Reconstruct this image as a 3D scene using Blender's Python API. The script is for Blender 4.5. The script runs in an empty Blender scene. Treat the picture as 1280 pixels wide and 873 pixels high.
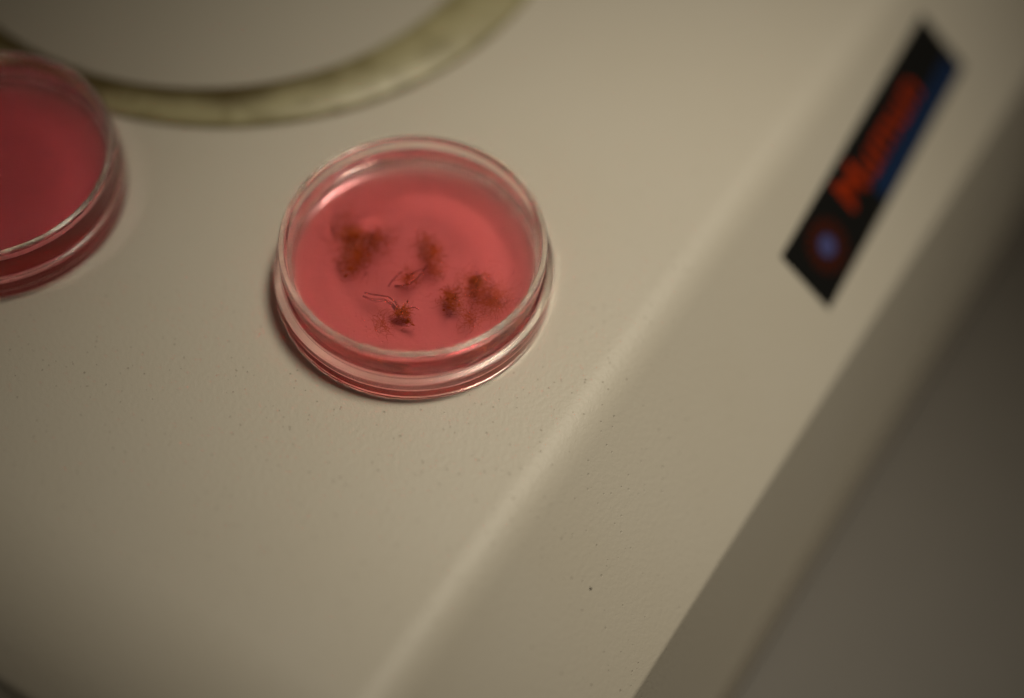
import bpy, bmesh, math, random
from mathutils import Vector, Matrix, noise
random.seed(11)
sc = bpy.context.scene
MM = 0.001
rad = math.radians

# ------------------------------------------------------------------ camera
cam_d = bpy.data.cameras.new('camera'); cam = bpy.data.objects.new('camera', cam_d)
sc.collection.objects.link(cam); sc.camera = cam
PIT, ROLL = 1.01945, 0.05
CAM = Vector((21.606, -203.765, 305.415))
fwd = Vector((0, math.cos(PIT), -math.sin(PIT)))
rt0 = Vector((1, 0, 0)); up0 = rt0.cross(fwd)
rt = rt0*math.cos(ROLL) + up0*math.sin(ROLL)
up = -rt0*math.sin(ROLL) + up0*math.cos(ROLL)
M = Matrix((rt, up, -fwd)).transposed().to_4x4()
M.translation = CAM*MM
cam.matrix_world = M
cam_d.sensor_width = 36; cam_d.lens = 60
cam_d.clip_start = 0.01; cam_d.clip_end = 20
cam_d.dof.use_dof = True
cam_d.dof.focus_distance = 0.352
cam_d.dof.aperture_fstop = 1.9
cam_d.dof.aperture_blades = 0

# ------------------------------------------------------------------ world, lamps, exposure
w = bpy.data.worlds.new('World'); sc.world = w; w.use_nodes = True
bg = w.node_tree.nodes['Background']
bg.inputs['Color'].default_value = (1.0, 0.84, 0.62, 1)
bg.inputs['Strength'].default_value = 0.055

def aim(o, target):
    o.rotation_euler = (Vector(target) - o.location).to_track_quat('-Z', 'Y').to_euler()

def spot(name, loc, target, power, radius, cone, blend, col):
    l = bpy.data.lights.new(name, 'SPOT'); l.energy = power; l.shadow_soft_size = radius
    l.spot_size = rad(cone); l.spot_blend = blend; l.color = col
    o = bpy.data.objects.new(name, l); sc.collection.objects.link(o)
    o.location = loc; aim(o, target); return o

LD = Vector((0.26, 0.15, 0.95)).normalized()
spot('room_lamp', tuple(LD*0.80 + Vector((0.02, -0.01, 0))), (0.055, 0.0, 0), 39.0, 0.13, 17.0, 1.0, (1.0, 0.895, 0.70))

sc.view_settings.view_transform = 'Standard'; sc.view_settings.look = 'None'
sc.view_settings.exposure = 0.0; sc.view_settings.gamma = 1.0
sc.view_settings.use_curve_mapping = False
sc.render.engine = 'CYCLES'
cy = sc.cycles
cy.use_denoising = True
cy.caustics_reflective = True; cy.caustics_refractive = True
cy.blur_glossy = 0.0
cy.max_bounces = 20; cy.transmission_bounces = 16; cy.glossy_bounces = 8; cy.diffuse_bounces = 5
cy.transparent_max_bounces = 96
cy.sample_clamp_indirect = 0.0
cy.use_adaptive_sampling = False

# ------------------------------------------------------------------ materials
def mat(name):
    m = bpy.data.materials.new(name); m.use_nodes = True
    nt = m.node_tree
    return m, nt, nt.nodes['Principled BSDF'], nt.nodes['Material Output']

def simple(name, col, rough=0.5, **kw):
    m, nt, b, out = mat(name)
    b.inputs['Base Color'].default_value = (*col, 1); b.inputs['Roughness'].default_value = rough
    for k, v in kw.items(): b.inputs[k.replace('_', ' ')].default_value = v
    return m

def N(nt, t, **kw):
    n = nt.nodes.new(t)
    for k, v in kw.items():
        if k in n.inputs: n.inputs[k].default_value = v
        else: setattr(n, k, v)
    return n

def paint_material():
    m, nt, b, out = mat('textured_paint'); L = nt.links.new
    tc = N(nt, 'ShaderNodeTexCoord')
    # orange peel
    n1 = N(nt, 'ShaderNodeTexNoise'); n1.inputs['Scale'].default_value = 900; n1.inputs['Detail'].default_value = 3
    n2 = N(nt, 'ShaderNodeTexNoise'); n2.inputs['Scale'].default_value = 2600; n2.inputs['Detail'].default_value = 2
    L(tc.outputs['Object'], n1.inputs['Vector']); L(tc.outputs['Object'], n2.inputs['Vector'])
    # sparse pits
    vo = N(nt, 'ShaderNodeTexVoronoi'); vo.inputs['Scale'].default_value = 800; vo.inputs['Randomness'].default_value = 1
    L(tc.outputs['Object'], vo.inputs['Vector'])
    sep = N(nt, 'ShaderNodeSeparateColor'); L(vo.outputs['Color'], sep.inputs[0])
    size = N(nt, 'ShaderNodeMapRange'); size.inputs['From Min'].default_value = 0.35; size.inputs['From Max'].default_value = 1.0
    size.inputs['To Min'].default_value = 0.0; size.inputs['To Max'].default_value = 0.26
    L(sep.outputs[0], size.inputs['Value'])
    dv = N(nt, 'ShaderNodeMath', operation='SUBTRACT'); L(size.outputs[0], dv.inputs[0]); L(vo.outputs['Distance'], dv.inputs[1])
    pit = N(nt, 'ShaderNodeMapRange'); pit.inputs['From Min'].default_value = 0.0; pit.inputs['From Max'].default_value = 0.12
    L(dv.outputs[0], pit.inputs['Value'])
    # large patches: where grime has settled in the pits
    n3 = N(nt, 'ShaderNodeTexNoise'); n3.inputs['Scale'].default_value = 28; n3.inputs['Detail'].default_value = 4
    L(tc.outputs['Object'], n3.inputs['Vector'])
    gr = N(nt, 'ShaderNodeMapRange'); gr.inputs['From Min'].default_value = 0.30; gr.inputs['From Max'].default_value = 0.62
    L(n3.outputs['Fac'], gr.inputs['Value'])
    pm = N(nt, 'ShaderNodeMath', operation='MULTIPLY'); L(pit.outputs[0], pm.inputs[0]); L(gr.outputs[0], pm.inputs[1])
    pm2 = N(nt, 'ShaderNodeMath', operation='MULTIPLY'); L(pm.outputs[0], pm2.inputs[0]); pm2.inputs[1].default_value = 0.32
    base = N(nt, 'ShaderNodeMix', data_type='RGBA')
    base.inputs['A'].default_value = (0.60, 0.565, 0.50, 1); base.inputs['B'].default_value = (0.57, 0.525, 0.44, 1)
    L(n3.outputs['Fac'], base.inputs['Factor'])
    mx = N(nt, 'ShaderNodeMix', data_type='RGBA'); mx.inputs['B'].default_value = (0.16, 0.12, 0.08, 1)
    L(pm2.outputs[0], mx.inputs['Factor']); L(base.outputs['Result'], mx.inputs['A'])
    L(mx.outputs['Result'], b.inputs['Base Color'])
    add = N(nt, 'ShaderNodeMath', operation='MULTIPLY_ADD'); L(n2.outputs['Fac'], add.inputs[0]); add.inputs[1].default_value = 0.35; L(n1.outputs['Fac'], add.inputs[2])
    sub = N(nt, 'ShaderNodeMath', operation='MULTIPLY_ADD'); L(pit.outputs[0], sub.inputs[0]); sub.inputs[1].default_value = -0.9; L(add.outputs[0], sub.inputs[2])
    bp = N(nt, 'ShaderNodeBump'); bp.inputs['Strength'].default_value = 0.8; bp.inputs['Distance'].default_value = 0.00012
    L(sub.outputs[0], bp.inputs['Height']); L(bp.outputs[0], b.inputs['Normal'])
    b.inputs['Roughness'].default_value = 0.46
    b.inputs['Specular IOR Level'].default_value = 0.5
    return m

M_PAINT = paint_material()

def plastic_clear(name, ior, rough=0.015):
    m, nt, b, out = mat(name)
    b.inputs['Base Color'].default_value = (1.0, 0.998, 0.99, 1)
    b.inputs['Roughness'].default_value = rough; b.inputs['IOR'].default_value = ior
    b.inputs['Transmission Weight'].default_value = 1.0
    n1 = N(nt, 'ShaderNodeTexNoise'); n1.inputs['Scale'].default_value = 130
    bp = N(nt, 'ShaderNodeBump'); bp.inputs['Strength'].default_value = 0.05; bp.inputs['Distance'].default_value = 0.0004
    tc = N(nt, 'ShaderNodeTexCoord'); nt.links.new(tc.outputs['Object'], n1.inputs['Vector'])
    nt.links.new(n1.outputs['Fac'], bp.inputs['Height']); nt.links.new(bp.outputs[0], b.inputs['Normal'])
    return m

def liquid(name, col, dens):
    m, nt, b, out = mat(name)
    b.inputs['Base Color'].default_value = (1, 1, 1, 1)
    b.inputs['Roughness'].default_value = 0.0; b.inputs['IOR'].default_value = 1.34
    b.inputs['Transmission Weight'].default_value = 1.0
    va = N(nt, 'ShaderNodeVolumeAbsorption'); va.inputs['Color'].default_value = (*col, 1); va.inputs['Density'].default_value = dens
    nt.links.new(va.outputs[0], out.inputs['Volume'])
    # where the liquid touches the plastic, the plastic's own wetted face bends the light
    at = N(nt, 'ShaderNodeAttribute', attribute_name='touches_plastic'); tr = N(nt, 'ShaderNodeBsdfTransparent')
    mx = N(nt, 'ShaderNodeMixShader')
    nt.links.new(at.outputs['Fac'], mx.inputs[0]); nt.links.new(b.outputs[0], mx.inputs[1]); nt.links.new(tr.outputs[0], mx.inputs[2])
    nt.links.new(mx.outputs[0], out.inputs['Surface'])
    return m

M_CLEAR = plastic_clear('clear_plastic', 1.50)
M_EDGE = plastic_clear('moulded_plastic_edge', 1.50, 0.26)
M_WET = plastic_clear('wet_plastic', 1.50/1.34)     # the same plastic where it meets the liquid instead of air
M_PINK = liquid('pink_medium', (1.0, 0.04, 0.17), 80)
M_PINK_DEEP = liquid('deep_pink_medium', (0.96, 0.03, 0.22), 92)

def tissue(name, c1, c2, alpha):
    m, nt, b, out = mat(name)
    n1 = N(nt, 'ShaderNodeTexNoise'); n1.inputs['Scale'].default_value = 400; n1.inputs['Detail'].default_value = 4
    tc = N(nt, 'ShaderNodeTexCoord'); nt.links.new(tc.outputs['Object'], n1.inputs['Vector'])
    cr = N(nt, 'ShaderNodeMix', data_type='RGBA'); cr.inputs['A'].default_value = (*c1, 1); cr.inputs['B'].default_value = (*c2, 1)
    nt.links.new(n1.outputs['Fac'], cr.inputs['Factor']); nt.links.new(cr.outputs['Result'], b.inputs['Base Color'])
    b.inputs['Roughness'].default_value = 0.7; b.inputs['Specular IOR Level'].default_value = 0.08; b.inputs['Alpha'].default_value = alpha      # wet, see-through tissue
    return m
M_MOSS = tissue('brown_moss', (0.50, 0.29, 0.045), (0.70, 0.42, 0.08), .5)
M_MOSS_RUST = tissue('rust_moss', (0.75, 0.45, 0.12), (0.90, 0.60, 0.22), .4)
M_FIL = tissue('pale_filament', (0.34, 0.22, 0.12), (0.72, 0.50, 0.32), .4)

# ------------------------------------------------------------------ mesh helpers
def link(name, bm, m, parent=None, smooth=True):
    bmesh.ops.recalc_face_normals(bm, faces=bm.faces)
    me = bpy.data.meshes.new(name); bm.to_mesh(me); bm.free()
    if smooth:
        for p in me.polygons: p.use_smooth = True
    if m: me.materials.append(m)
    o = bpy.data.objects.new(name, me); sc.collection.objects.link(o)
    if parent: o.parent = parent
    return o

def tag(o, label, cat, group=None):
    o['label'] = label; o['category'] = cat
    if group: o['group'] = group
    return o

def empty(name, loc):
    o = bpy.data.objects.new(name, None); sc.collection.objects.link(o)
    o.location = Vector(loc)*MM; o.empty_display_size = 0.01; return o

def lathe(prof, seg=192, closed_axis=True, cx=None):
    """prof: list of (r, z) in mm; r == 0 ends close on the axis. cx(k) -> centre of ring k"""
    bm = bmesh.new(); rings = []
    for k, (r, z) in enumerate(prof):
        c = cx(k) if cx else (0, 0)
        if r <= 1e-6:
            rings.append([bm.verts.new((c[0]*MM, c[1]*MM, z*MM))])
        else:
            rings.append([bm.verts.new(((c[0]+r*math.cos(2*math.pi*i/seg))*MM, (c[1]+r*math.sin(2*math.pi*i/seg))*MM, z*MM)) for i in range(seg)])
    pairs = list(zip(rings, rings[1:]))
    if len(rings[0]) > 1 and len(rings[-1]) > 1: pairs.append((rings[-1], rings[0]))
    for a, b in pairs:
        for i in range(seg):
            j = (i+1) % seg
            if len(a) == 1: bm.faces.new((a[0], b[i], b[j]))
            elif len(b) == 1: bm.faces.new((a[i], b[0], a[j]))
            else: bm.faces.new((a[i], b[i], b[j], a[j]))
    return bm

def fillet(pts, rr, n=6):
    """round the corners of an open polyline; rr: radius per interior point"""
    out = [pts[0]]
    for i in range(1, len(pts)-1):
        p = Vector(pts[i]); a = (Vector(pts[i-1])-p); b = (Vector(pts[i+1])-p); r = rr[i-1]
        if r <= 0: out.append(tuple(p)); continue
        la, lb = a.length, b.length; a.normalize(); b.normalize()
        ang = a.angle(b); t = min(r/math.tan(ang/2), la*.49, lb*.49); r = t*math.tan(ang/2)
        c = p + (a+b).normalized()*(r/math.sin(ang/2))
        s, e = p+a*t-c, p+b*t-c
        tot = math.pi-ang
        for k in range(n+1):
            f = k/n
            v = s*math.sin((1-f)*tot)/math.sin(tot) + e*math.sin(f*tot)/math.sin(tot)
            out.append(tuple(c+v))
    out.append(pts[-1]); return out

# ------------------------------------------------------------------ instrument housing (surface the dishes stand on)
U = Vector((.505, .863, 0)).normalized(); W = Vector((U.y, -U.x, 0)); C = Vector((48.5, -13, 0))
A1, A2 = rad(40), rad(75); L1, L2 = 46, 47
E = (L1*math.cos(A1), -L1*math.sin(A1))
F = (E[0]+L2*math.cos(A2), E[1]-L2*math.sin(A2))
ZB = F[1]
housing = tag(empty('instrument_housing', (C.x, C.y, ZB-5)),
              'off-white textured metal instrument housing with a sloping front panel, standing on the dark bench', 'instrument')
HO = housing.location/MM

def housing_mesh():
    prof = [(-210, ZB), (-210, 0), (0, 0), E, F]
    p = fillet(prof, [18, 15, 2.2], 10)
    p = [Vector(q) for q in p]
    n = len(p); nor = []
    for i in range(n):
        a = p[max(i-1, 0)]; b = p[min(i+1, n-1)]; d = (b-a).normalized()
        nor.append(Vector((-d.y, d.x)))          # outward is to the left when going left->right over the top
    R = 34; st = []
    for k in range(11):
        t = k/10*math.pi/2
        st.append((-131+R-R*math.cos(t) if False else -131+R*(1-math.sin(t)), R*(1-math.cos(t))))
    st = st[::-1]                                # from the deep inset front to full section
    st.append((150, 0)); st.append((320, 0))
    bm = bmesh.new(); rings = []
    for (u, ins) in st:
        ring = []
        for q, nn in zip(p, nor):
            v = q - nn*ins
            P = C + U*u + W*v.x + Vector((0, 0, max(v.y, ZB))) - HO
            ring.append(bm.verts.new(P*MM))
        rings.append(ring)
    for a, b in zip(rings, rings[1:]):
        for i in range(n-1): bm.faces.new((a[i], a[i+1], b[i+1], b[i]))
    bm.faces.new(rings[0])
    bm.faces.new(list(reversed(rings[-1])))
    bmesh.ops.remove_doubles(bm, verts=bm.verts, dist=1e-7)
    return bm
shell = link('shell', housing_mesh(), M_PAINT, housing)
def shade_plinth():
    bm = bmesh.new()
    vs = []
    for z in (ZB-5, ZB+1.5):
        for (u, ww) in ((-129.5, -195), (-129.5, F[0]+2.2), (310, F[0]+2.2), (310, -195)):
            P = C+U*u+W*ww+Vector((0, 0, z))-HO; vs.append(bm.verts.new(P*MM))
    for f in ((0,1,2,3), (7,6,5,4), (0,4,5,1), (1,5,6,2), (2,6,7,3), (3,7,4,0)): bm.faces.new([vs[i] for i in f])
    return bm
link('base', shade_plinth(), simple('contact_shade_grey', (0.12, 0.105, 0.085), 0.8), housing, smooth=False)  # added foot strip, coloured dark for the shade line where housing meets bench

# ------------------------------------------------------------------ nameplate on the sloping panel
S1 = W*math.cos(A1) + Vector((0, 0, -math.sin(A1))); N1 = U.cross(S1)*-1
if N1.z < 0: N1 = -N1
# local frame of the plate: origin at its lower-left corner, X along the text, Y up the letters
rot = rad(-4.2)
px0, py0 = 43.6, 16.0                            # u, s of the near corner
X = (U*math.cos(rot) - S1*math.sin(rot)*-1)
X = (U*math.cos(rot) + S1*math.sin(rot)).normalized()
Yd = N1.cross(X).normalized()                    # towards the crease
PW, PH = 81.0, 18.2
orig = C + U*px0 + S1*py0 - Yd*PH                # reading lower-left corner
PM = Matrix((X, Yd, N1)).transposed().to_4x4(); PM.translation = orig*MM
plate_m = simple('black_label', (0.006, 0.006, 0.006), 0.45, Specular_IOR_Level=0.25)
red_m = simple('red_ink', (0.33, 0.028, 0.003), 0.5, Specular_IOR_Level=0.2)
darkred_m = simple('dark_red_ink', (0.06, 0.009, 0.003), 0.5, Specular_IOR_Level=0.2)
blue_m = simple('navy_ink', (0.007, 0.024, 0.078), 0.5, Specular_IOR_Level=0.2)
violet_m = simple('violet_ink', (0.07, 0.075, 0.22), 0.5, Specular_IOR_Level=0.2)

def in_plate(name, bm, m, parent):
    o = link(name, bm, m, parent, smooth=False); return o

def slab(x0, y0, x1, y1, z0, z1):
    bm = bmesh.new(); bmesh.ops.create_cube(bm, size=1)
    for v in bm.verts:
        v.co = Vector(((x0+x1)/2+v.co.x*(x1-x0), (y0+y1)/2+v.co.y*(y1-y0), (z0+z1)/2+v.co.z*(z1-z0)))*MM
    return bm
def prism(outline, z0, z1, holes=None):
    bm = bmesh.new()
    a = [bm.verts.new(Vector((x, y, z0))*MM) for x, y in outline]; b = [bm.verts.new(Vector((x, y, z1))*MM) for x, y in outline]
    n = len(a); bm.faces.new(a[::-1]); bm.faces.new(b)
    for i in range(n): bm.faces.new((a[i], a[(i+1) % n], b[(i+1) % n], b[i]))
    return bm

plate = in_plate('nameplate', slab(0, 0, PW, PH, -0.2, 0.35), plate_m, housing)
plate.parent = housing
plate.matrix_parent_inverse = Matrix.Identity(4)
plate.matrix_local = Matrix.Translation(-housing.location) @ PM
# lettering
def lettering(txt, x0, y0, x1, y1, name, m, z0=0.352, th=0.05):
    cu = bpy.data.curves.new(name, 'FONT'); cu.body = txt; cu.size = 0.01; cu.extrude = th*MM/2; cu.offset = 0.0001
    t = bpy.data.objects.new('tmp', cu); sc.collection.objects.link(t)
    dg = bpy.context.evaluated_depsgraph_get(); dg.update()
    me = bpy.data.meshes.new_from_object(t.evaluated_get(dg)); bpy.data.objects.remove(t)
    xs = [v.co.x for v in me.vertices]; ys = [v.co.y for v in me.vertices]
    sx = (x1-x0)*MM/(max(xs)-min(xs)); sy = (y1-y0)*MM/(max(ys)-min(ys))
    for v in me.vertices:
        v.co.x = x0*MM+(v.co.x-min(xs))*sx; v.co.y = y0*MM+(v.co.y-min(ys))*sy; v.co.z += (z0+th/2)*MM
    me.name = name; me.materials.clear(); me.materials.append(m)
    o = bpy.data.objects.new(name, me); sc.collection.objects.link(o); o.parent = plate; return o
lettering('Mumun', 24.0, 7.0, 64.0, 15.8, 'lettering', red_m)
in_plate('stripe', slab(33.5, 0.7, 79.0, 6.2, 0.352, 0.40), blue_m, plate)
def emblem():
    bm = bmesh.new(); cx, cy = 11.6, 9.0
    for k in range(16):
        a = 2*math.pi*k/16
        for r0, r1, ww in ((3.1, 6.6, 0.78),):
            d = Vector((math.cos(a), math.sin(a))); nrm = Vector((-d.y, d.x)); c0 = Vector((cx, cy))
            q = [c0+d*r0-nrm*ww*.55, c0+d*r1-nrm*ww, c0+d*r1+nrm*ww, c0+d*r0+nrm*ww*.55]
            lo = [bm.verts.new(Vector((p.x, p.y, .352))*MM) for p in q]; hi = [bm.verts.new(Vector((p.x, p.y, .40))*MM) for p in q]
            bm.faces.new(lo[::-1]); bm.faces.new(hi)
            for i in range(4): bm.faces.new((lo[i], lo[(i+1) % 4], hi[(i+1) % 4], hi[i]))
    return bm
in_plate('emblem_ring', emblem(), darkred_m, plate)
in_plate('emblem_dot', prism([(11.6+2.6*math.cos(t*math.pi/16), 9.0+2.6*math.sin(t*math.pi/16)) for t in range(32)], .352, .41), violet_m, plate)

# ------------------------------------------------------------------ bench
bm = bmesh.new()
zb = ZB-5
vs = [bm.verts.new(Vector(p)*MM) for p in ((-900, -900, zb), (900, -900, zb), (900, 900, zb), (-900, 900, zb))]
bm.faces.new(vs)
def bench_material():
    m, nt, b, out = mat('bench_laminate')
    n1 = N(nt, 'ShaderNodeTexNoise'); n1.inputs['Scale'].default_value = 60; n1.inputs['Detail'].default_value = 6
    tc = N(nt, 'ShaderNodeTexCoord'); nt.links.new(tc.outputs['Object'], n1.inputs['Vector'])
    mx = N(nt, 'ShaderNodeMix', data_type='RGBA'); mx.inputs['A'].default_value = (0.063, 0.053, 0.042, 1); mx.inputs['B'].default_value = (0.075, 0.064, 0.051, 1)
    nt.links.new(n1.outputs['Fac'], mx.inputs['Factor']); nt.links.new(mx.outputs['Result'], b.inputs['Base Color'])
    b.inputs['Roughness'].default_value = 0.5
    return m
bench = link('bench_top', bm, bench_material(), smooth=False); bench['kind'] = 'structure'

# ------------------------------------------------------------------ round glass plate
DC = (-51.6, 121.1)
disc = tag(empty('glass_plate', (DC[0], DC[1], 0)), 'large round glass plate with a stained olive rim, lying flat behind the two dishes', 'glass plate')
def rim_material():
    m, nt, b, out = mat('olive_rim'); L = nt.links.new
    tc = N(nt, 'ShaderNodeTexCoord')
    sub = N(nt, 'ShaderNodeVectorMath', operation='SUBTRACT'); sub.inputs[1].default_value = (-5.6*MM, -1.6*MM, 0); L(tc.outputs['Object'], sub.inputs[0])
    ml = N(nt, 'ShaderNodeVectorMath', operation='MULTIPLY'); ml.inputs[1].default_value = (1, 1, 0); L(sub.outputs[0], ml.inputs[0])
    ln = N(nt, 'ShaderNodeVectorMath', operation='LENGTH'); L(ml.outputs[0], ln.inputs[0])
    n1 = N(nt, 'ShaderNodeTexNoise'); n1.inputs['Scale'].default_value = 70; n1.inputs['Detail'].default_value = 4
    n2 = N(nt, 'ShaderNodeTexNoise'); n2.inputs['Scale'].default_value = 160; n2.inputs['Detail'].default_value = 4
    L(tc.outputs['Object'], n1.inputs['Vector']); L(tc.outputs['Object'], n2.inputs['Vector'])
    wob = N(nt, 'ShaderNodeMath', operation='MULTIPLY_ADD'); L(n1.outputs['Fac'], wob.inputs[0]); wob.inputs[1].default_value = 0.008; L(ln.outputs['Value'], wob.inputs[2])
    band = N(nt, 'ShaderNodeMapRange', interpolation_type='SMOOTHSTEP'); band.inputs['From Min'].default_value = 0.0765; band.inputs['From Max'].default_value = 0.0825
    band.inputs['To Min'].default_value = 1; band.inputs['To Max'].default_value = 0; L(wob.outputs[0], band.inputs['Value'])
    # the stain sits on the left part of the rim
    sx = N(nt, 'ShaderNodeSeparateXYZ'); L(tc.outputs['Object'], sx.inputs[0])
    ang = N(nt, 'ShaderNodeMapRange', interpolation_type='SMOOTHSTEP'); ang.inputs['From Min'].default_value = 0.005; ang.inputs['From Max'].default_value = 0.05
    ang.inputs['To Min'].default_value = 1; ang.inputs['To Max'].default_value = 0.12; L(sx.outputs['X'], ang.inputs['Value'])
    st = N(nt, 'ShaderNodeMath', operation='MULTIPLY'); L(band.outputs[0], st.inputs[0]); L(ang.outputs[0], st.inputs[1])
    base = N(nt, 'ShaderNodeMix', data_type='RGBA'); base.inputs['A'].default_value = (0.37, 0.335, 0.185, 1); base.inputs['B'].default_value = (0.255, 0.225, 0.105, 1)
    mot = N(nt, 'ShaderNodeMapRange', interpolation_type='SMOOTHSTEP'); mot.inputs['From Min'].default_value = 0.42; mot.inputs['From Max'].default_value = 0.68
    L(n2.outputs['Fac'], mot.inputs['Value']); L(mot.outputs[0], base.inputs['Factor'])
    mx = N(nt, 'ShaderNodeMix', data_type='RGBA'); mx.inputs['B'].default_value = (0.075, 0.05, 0.008, 1)
    L(st.outputs[0], mx.inputs['Factor']); L(base.outputs['Result'], mx.inputs['A']); L(mx.outputs['Result'], b.inputs['Base Color'])
    b.inputs['Roughness'].default_value = 0.35
    return m
RI, RO = 71.7, 82.4
off = (-5.6, -1.6)
prof = [(RI, 0.15), (RI, 2.6), (RI+0.5, 2.74), (RI+2, 2.66), (RO-0.9, 1.7), (RO-.3, 1.4), (RO, 1.0), (RO, 0.15)]
cen = [off, off, off, (off[0]*.9, off[1]*.9), (0, 0), (0, 0), (0, 0), (0, 0)]
link('rim', lathe(prof, 256, cx=lambda k: cen[k]), rim_material(), disc)
def pane_material():
    m, nt, b, out = mat('grey_glass')
    n1 = N(nt, 'ShaderNodeTexNoise'); n1.inputs['Scale'].default_value = 25; n1.inputs['Detail'].default_value = 3
    tc = N(nt, 'ShaderNodeTexCoord'); nt.links.new(tc.outputs['Object'], n1.inputs['Vector'])
    mx = N(nt, 'ShaderNodeMix', data_type='RGBA'); mx.inputs['A'].default_value = (0.41, 0.38, 0.32, 1); mx.inputs['B'].default_value = (0.45, 0.415, 0.35, 1)
    nt.links.new(n1.outputs['Fac'], mx.inputs['Factor']); nt.links.new(mx.outputs['Result'], b.inputs['Base Color'])
    b.inputs['Roughness'].default_value = 0.6
    return m
link('pane', lathe([(0, 0.3), (RI-.1, 0.3), (RI-.1, 2.5), (RI-.5, 2.75), (0, 2.75)], 256, cx=lambda k: off), pane_material(), disc)

# ------------------------------------------------------------------ petri dishes
LEVEL = 10.6; FLOOR = 1.05
def dish_profile(ro):                            # straight wall standing on a wider stepped base
    return fillet([(0, 0.3), (27.6, 0.3), (28.1, 0.0), (ro-.6, 0.0), (ro-.1, 0.5), (ro, 6.0), (ro-.2, 6.6), (28.3, 6.75), (28.1, 7.3), (28.1, 14.2), (27.9, 14.75), (26.8, 14.75), (26.6, 14.2), (wall_r(LEVEL+1.3), LEVEL+1.3), (26.35, FLOOR), (0, FLOOR)],
                  [.2, .2, .3, .4, .2, .35, .2, .3, .3, .35, .35, .3, 0, 1.0], 8)
def wall_r(z): return 26.35 + 0.25*(z-FLOOR)/12.85
def liquid_profile(level):
    # side follows the wall with a hair of clearance; top with a meniscus creeping up the wall
    g = .03
    prof = [(0, FLOOR+g), (25.3, FLOOR+g), (25.82, FLOOR+.17), (26.03, FLOOR+.33), (26.21, FLOOR+.53), (26.3, FLOOR+.95), (wall_r(3.2)-g, 3.2), (wall_r(5)-g, 5), (wall_r(level)-g, level), (wall_r(level+1.3)-g, level+1.3)]
    ns = len(prof)
    for k in range(1, 13):
        d = 3.6*k/12
        prof.append((wall_r(level+1.3)-g-d, level + 1.3*math.exp(-d/1.0)))
    prof += [(22.6-.6*k, level) for k in range(38)] + [(0, level)]
    return prof, ns
def make_dish(loc, rz, label, liq, level, ro, swells=()):
    t = tag(empty('petri_dish', loc), label, 'petri dish', 'clear petri dishes of pink liquid')
    t.rotation_euler.z = rz
    b = link('dish_body', lathe(dish_profile(ro), 256), M_CLEAR, t)
    b.data.materials.append(M_WET); b.data.materials.append(M_EDGE)
    for p in b.data.polygons:
        c = p.center/MM; r = math.hypot(c.x, c.y)
        if FLOOR-.1 < c.z < level+1.3 and r < 26.9: p.material_index = 1
        if c.z > 14.35 or (6.35 < c.z < 7.2 and r > 28.0): p.material_index = 2
    pr, ns = liquid_profile(level)
    l = link('liquid', lathe(pr, 256), liq, t)
    for v in l.data.vertices:
        x, y, z = v.co/MM
        if z > level-.1:
            q = Vector((x*.16, y*.16, loc[0]*.3))
            dz = .05*noise.noise(q) + sum(hh*math.exp(-((x-bx)**2+(y-by)**2)/(2*sg*sg)) for bx, by, hh, sg in swells)
            v.co.z += dz*MM
    at = l.data.attributes.new('touches_plastic', 'FLOAT', 'FACE')
    for p in l.data.polygons:
        c = p.center/MM; r = math.hypot(c.x, c.y)
        at.data[p.index].value = 1.0 if (c.z < level-.05 or (r > 26.4 and p.normal.z < .3)) else 0.0
    return t
d1 = make_dish((0, 0, 0.03), 0, 'clear round petri dish of pink liquid with brown moss clumps floating inside', M_PINK, LEVEL, 29.7, [(-9.6, 13.2, .55, 1.9), (-6.4, 13.4, .35, 2.2)])
d2 = make_dish((-93.5, 17.9, 0.03), 1.0, 'clear round petri dish of darker plain pink liquid, cut off at the left edge', M_PINK_DEEP, LEVEL, 28.95)

# ------------------------------------------------------------------ moss clumps
def tube(bm, pts, r0, r1, seg=6):
    prev = None
    n = len(pts)
    for i, p in enumerate(pts):
        p = Vector(p); d = (Vector(pts[min(i+1, n-1)])-Vector(pts[max(i-1, 0)]))
        if d.length < 1e-9: d = Vector((1, 0, 0))
        d.normalize(); s = d.cross(Vector((0, 0, 1)));
        if s.length < 1e-3: s = Vector((1, 0, 0))
        s.normalize(); u = s.cross(d)
        r = r0+(r1-r0)*i/(n-1)
        ring = [bm.verts.new((p+(s*math.cos(2*math.pi*k/seg)+u*math.sin(2*math.pi*k/seg))*r)*MM) for k in range(seg)]
        if prev:
            for k in range(seg): bm.faces.new((prev[k], prev[(k+1) % seg], ring[(k+1) % seg], ring[k]))
        else: bm.faces.new(ring[::-1])
        prev = ring
    bm.faces.new(prev)

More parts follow.
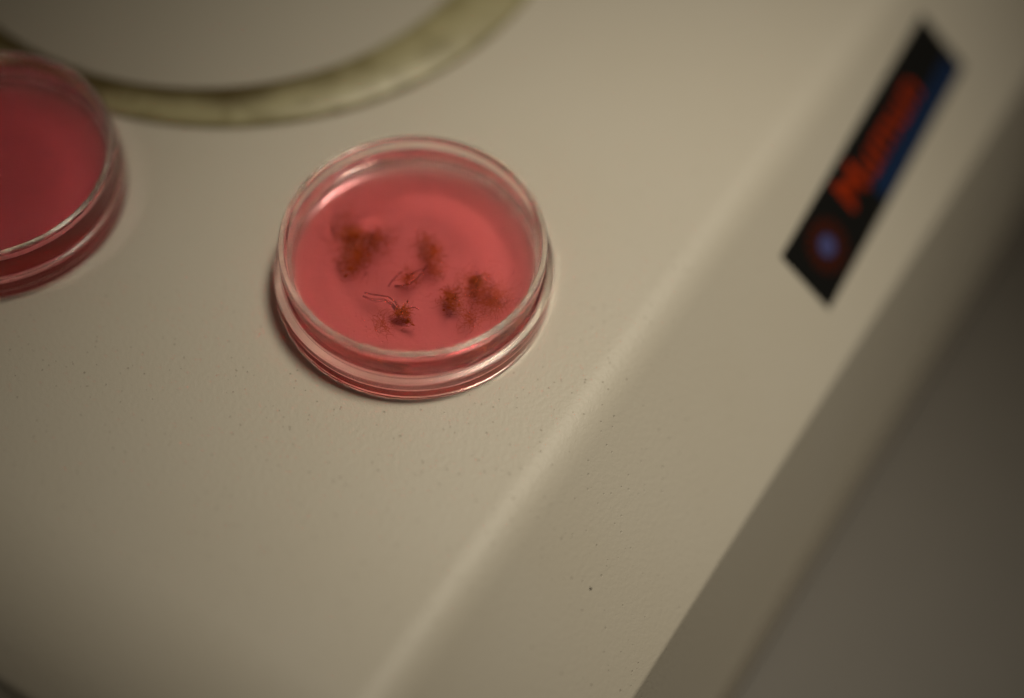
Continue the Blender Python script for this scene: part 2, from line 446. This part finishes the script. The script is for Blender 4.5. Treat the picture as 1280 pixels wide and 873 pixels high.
def clampz(z): return min(max(z, 2.6), 7.4)
def wander(p, ang, ln, n=7, curl=0.5, zs=0.3):
    pts = [Vector(p)]; a = ang; dz = random.uniform(-zs, zs)
    for i in range(n):
        a += random.gauss(0, curl); dz += random.gauss(0, zs*.4)
        q = pts[-1] + Vector((math.cos(a), math.sin(a), dz))*(ln/n); q.z = clampz(q.z); pts.append(q)
    return pts
def leaflet(bm, p, ang, ln, wd):
    # a small cupped pointed leaf with thickness
    d = Vector((math.cos(ang), math.sin(ang), random.uniform(-.25, .35))).normalized(); s = Vector((-d.y, d.x, random.uniform(-.4, .4))).normalized(); n = d.cross(s)
    rows = []
    for i in range(6):
        f = i/5; hw = wd*(math.sin(math.pi*min(f*.92+.06, 1))**.8)
        c = Vector(p)+d*ln*f+n*(math.sin(f*2.4)*ln*.14)
        row = []
        for q in (-1, 0, 1):
            v = c+s*hw*q+n*(.12*wd*abs(q)); v.z = clampz(v.z); row.append(v)
        rows.append(row)
    th = .05
    top = [[bm.verts.new((v+n*th)*MM) for v in r] for r in rows]; bot = [[bm.verts.new((v-n*th)*MM) for v in r] for r in rows]
    for i in range(5):
        for q in range(2):
            bm.faces.new((top[i][q], top[i][q+1], top[i+1][q+1], top[i+1][q])); bm.faces.new((bot[i][q], bot[i+1][q], bot[i+1][q+1], bot[i][q+1]))
        bm.faces.new((top[i][0], top[i+1][0], bot[i+1][0], bot[i][0])); bm.faces.new((top[i][2], bot[i][2], bot[i+1][2], top[i+1][2]))
    for q in range(2):
        bm.faces.new((top[0][q], bot[0][q], bot[0][q+1], top[0][q+1])); bm.faces.new((top[5][q], top[5][q+1], bot[5][q+1], bot[5][q]))

def clump(label, base, cores, hairs, leaves=()):
    """cores: (x,y,spread,count) tight brown knots; hairs: (x,y,spread,count,length) loose fuzz"""
    t = tag(empty('moss_clump', (base[0], base[1], 2.4)), label, 'moss clump', 'moss clumps in the pink liquid')
    o = Vector((base[0], base[1], 2.4))
    bm = bmesh.new()
    for (x, y, s, n) in cores:
        for i in range(int(n*1.5)):
            a = random.uniform(0, 2*math.pi); r = abs(random.gauss(0, s*.72))
            p = Vector((x+r*math.cos(a), y+r*math.sin(a), random.uniform(2.6, 6.0)))-o
            if random.random() < .12:
                tmp = bmesh.new(); leaflet(tmp, p+o, random.uniform(0, 6.28), random.uniform(.6, 1.2), random.uniform(.12, .25))
                me = bpy.data.meshes.new('t'); tmp.to_mesh(me); tmp.free()
                for v in me.vertices: v.co -= o*MM
                bm.from_mesh(me); bpy.data.meshes.remove(me)
            else:
                tube(bm, [q-o for q in wander(p+o, random.uniform(0, 6.28), random.uniform(.9, 2.2), 6, .8)], .06, .03, 5)
    link('core', bm, M_MOSS, t)
    bm = bmesh.new()
    for (x, y, s, n, ln) in hairs:
        for i in range(int(n*.7)):
            a = random.uniform(0, 2*math.pi); r = abs(random.gauss(0, s*.6))
            p = Vector((x+r*math.cos(a), y+r*math.sin(a), random.uniform(2.6, 6.8)))
            tube(bm, [q-o for q in wander(p, random.uniform(0, 6.28), ln*random.uniform(.5, 1.3), 7, .45)], .036, .016, 4)
    link('filaments', bm, M_MOSS_RUST, t)
    if leaves:
        bm = bmesh.new()
        for (pts, r0, r1) in leaves: tube(bm, [Vector(p)-o for p in pts], r0, r1, 8)
        link('stem', bm, M_FIL, t)
    return t

clump('largest brown moss clump, spreading on the left side of the pink dish', (-13, 4),
      [(-14.0, 7.2, 2.2, 62), (-11.8, 2.0, 1.9, 50), (-13.4, -1.6, 2.6, 34), (-9.2, 6.4, 2.4, 20)],
      [(-14, 7, 4.6, 380, 3.8), (-12.4, .6, 4.4, 380, 3.4), (-8.0, 6, 4.4, 240, 4.2), (-15.6, 11.5, 2.4, 60, 3.4)])
clump('small brown moss clump at the back centre of the pink dish', (3.5, 3),
      [(3.7, 4.2, 1.4, 34), (1.9, 7.0, 1.2, 12)],
      [(3.6, 2.6, 2.8, 260, 3.0), (1.8, 5.5, 2.0, 110, 3.0), (4.8, -1.5, 2.0, 130, 2.6)])
clump('brown moss sprig with a pale forked stem, nearest the front of the pink dish', (-1, -12),
      [(-1.2, -12.0, 1.1, 46), (-.3, -14.6, 1.0, 18), (-2.6, -13.0, .8, 14)],
      [(-1.0, -12.6, 1.8, 150, 2.0), (-5.5, -15.4, 2.6, 110, 2.8)],
      [([(-10.1, -9.0, 5.0), (-8.6, -9.7, 5.1), (-7.2, -10.0, 5.2), (-5.4, -9.8, 5.1), (-4.0, -10.5, 4.9), (-3.0, -11.6, 4.6), (-2.0, -12.2, 4.2)], .3, .5),
       ([(-9.8, -8.2, 5.2), (-8.0, -8.6, 5.3), (-6.2, -8.8, 5.3), (-4.6, -9.0, 5.2), (-3.2, -10.0, 4.9), (-2.4, -11.2, 4.5)], .17, .24),
       ([(-.8, -11.4, 4.4), (.3, -11.0, 4.6), (1.1, -11.1, 4.8), (1.8, -11.6, 4.8)], .16, .08)])
clump('dark two-lobed moss clump with a loose rusty fringe, right side of the pink dish', (10, -7),
      [(8.1, -7.6, 1.9, 70), (8.6, -10.6, 1.2, 22), (13.2, -3.4, 2.1, 50)],
      [(8.6, -8.6, 2.4, 240, 2.4), (13.6, -4.8, 3.8, 340, 3.6), (17.4, -8, 4.0, 340, 4.6), (12.6, -13, 2.4, 140, 3.4)])
clump('wispy pale moss strands between the other clumps, middle of the pink dish', (-.5, -3.5),
      [(-1.2, -4.2, .7, 8)],
      [(-1, -3.4, 2.0, 150, 2.8)],
      [([(-5.0, -6.0, 4.2), (-4.4, -4.8, 4.6), (-3.4, -3.4, 4.8), (-2.4, -2.2, 4.9)], .14, .1),
       ([(-3.6, -5.8, 4.4), (-2.2, -5.9, 4.8), (-.6, -5.4, 5.0), (.8, -4.2, 5.1), (2.0, -2.2, 5.1), (2.8, -.4, 4.8)], .22, .12),
       ([(-.6, -3.0, 4.8), (.8, -2.0, 5.0), (2.4, -1.2, 5.0)], .18, .12)])

# ------------------------------------------------------------------ a speck of dust
SPECK = (-47.4, 23.25)
bm = bmesh.new(); bmesh.ops.create_icosphere(bm, subdivisions=2, radius=.24*MM)
for v in bm.verts: v.co = v.co*(1+.5*noise.noise(v.co/MM*5)); v.co.z *= .6
speck = link('dust_speck', bm, simple('dark_dust', (0.03, 0.022, 0.015), 0.9))
speck.location = (C + U*SPECK[0] + S1*SPECK[1] + N1*.12)*MM
tag(speck, 'tiny dark speck of dust on the bare sloping front panel', 'speck')
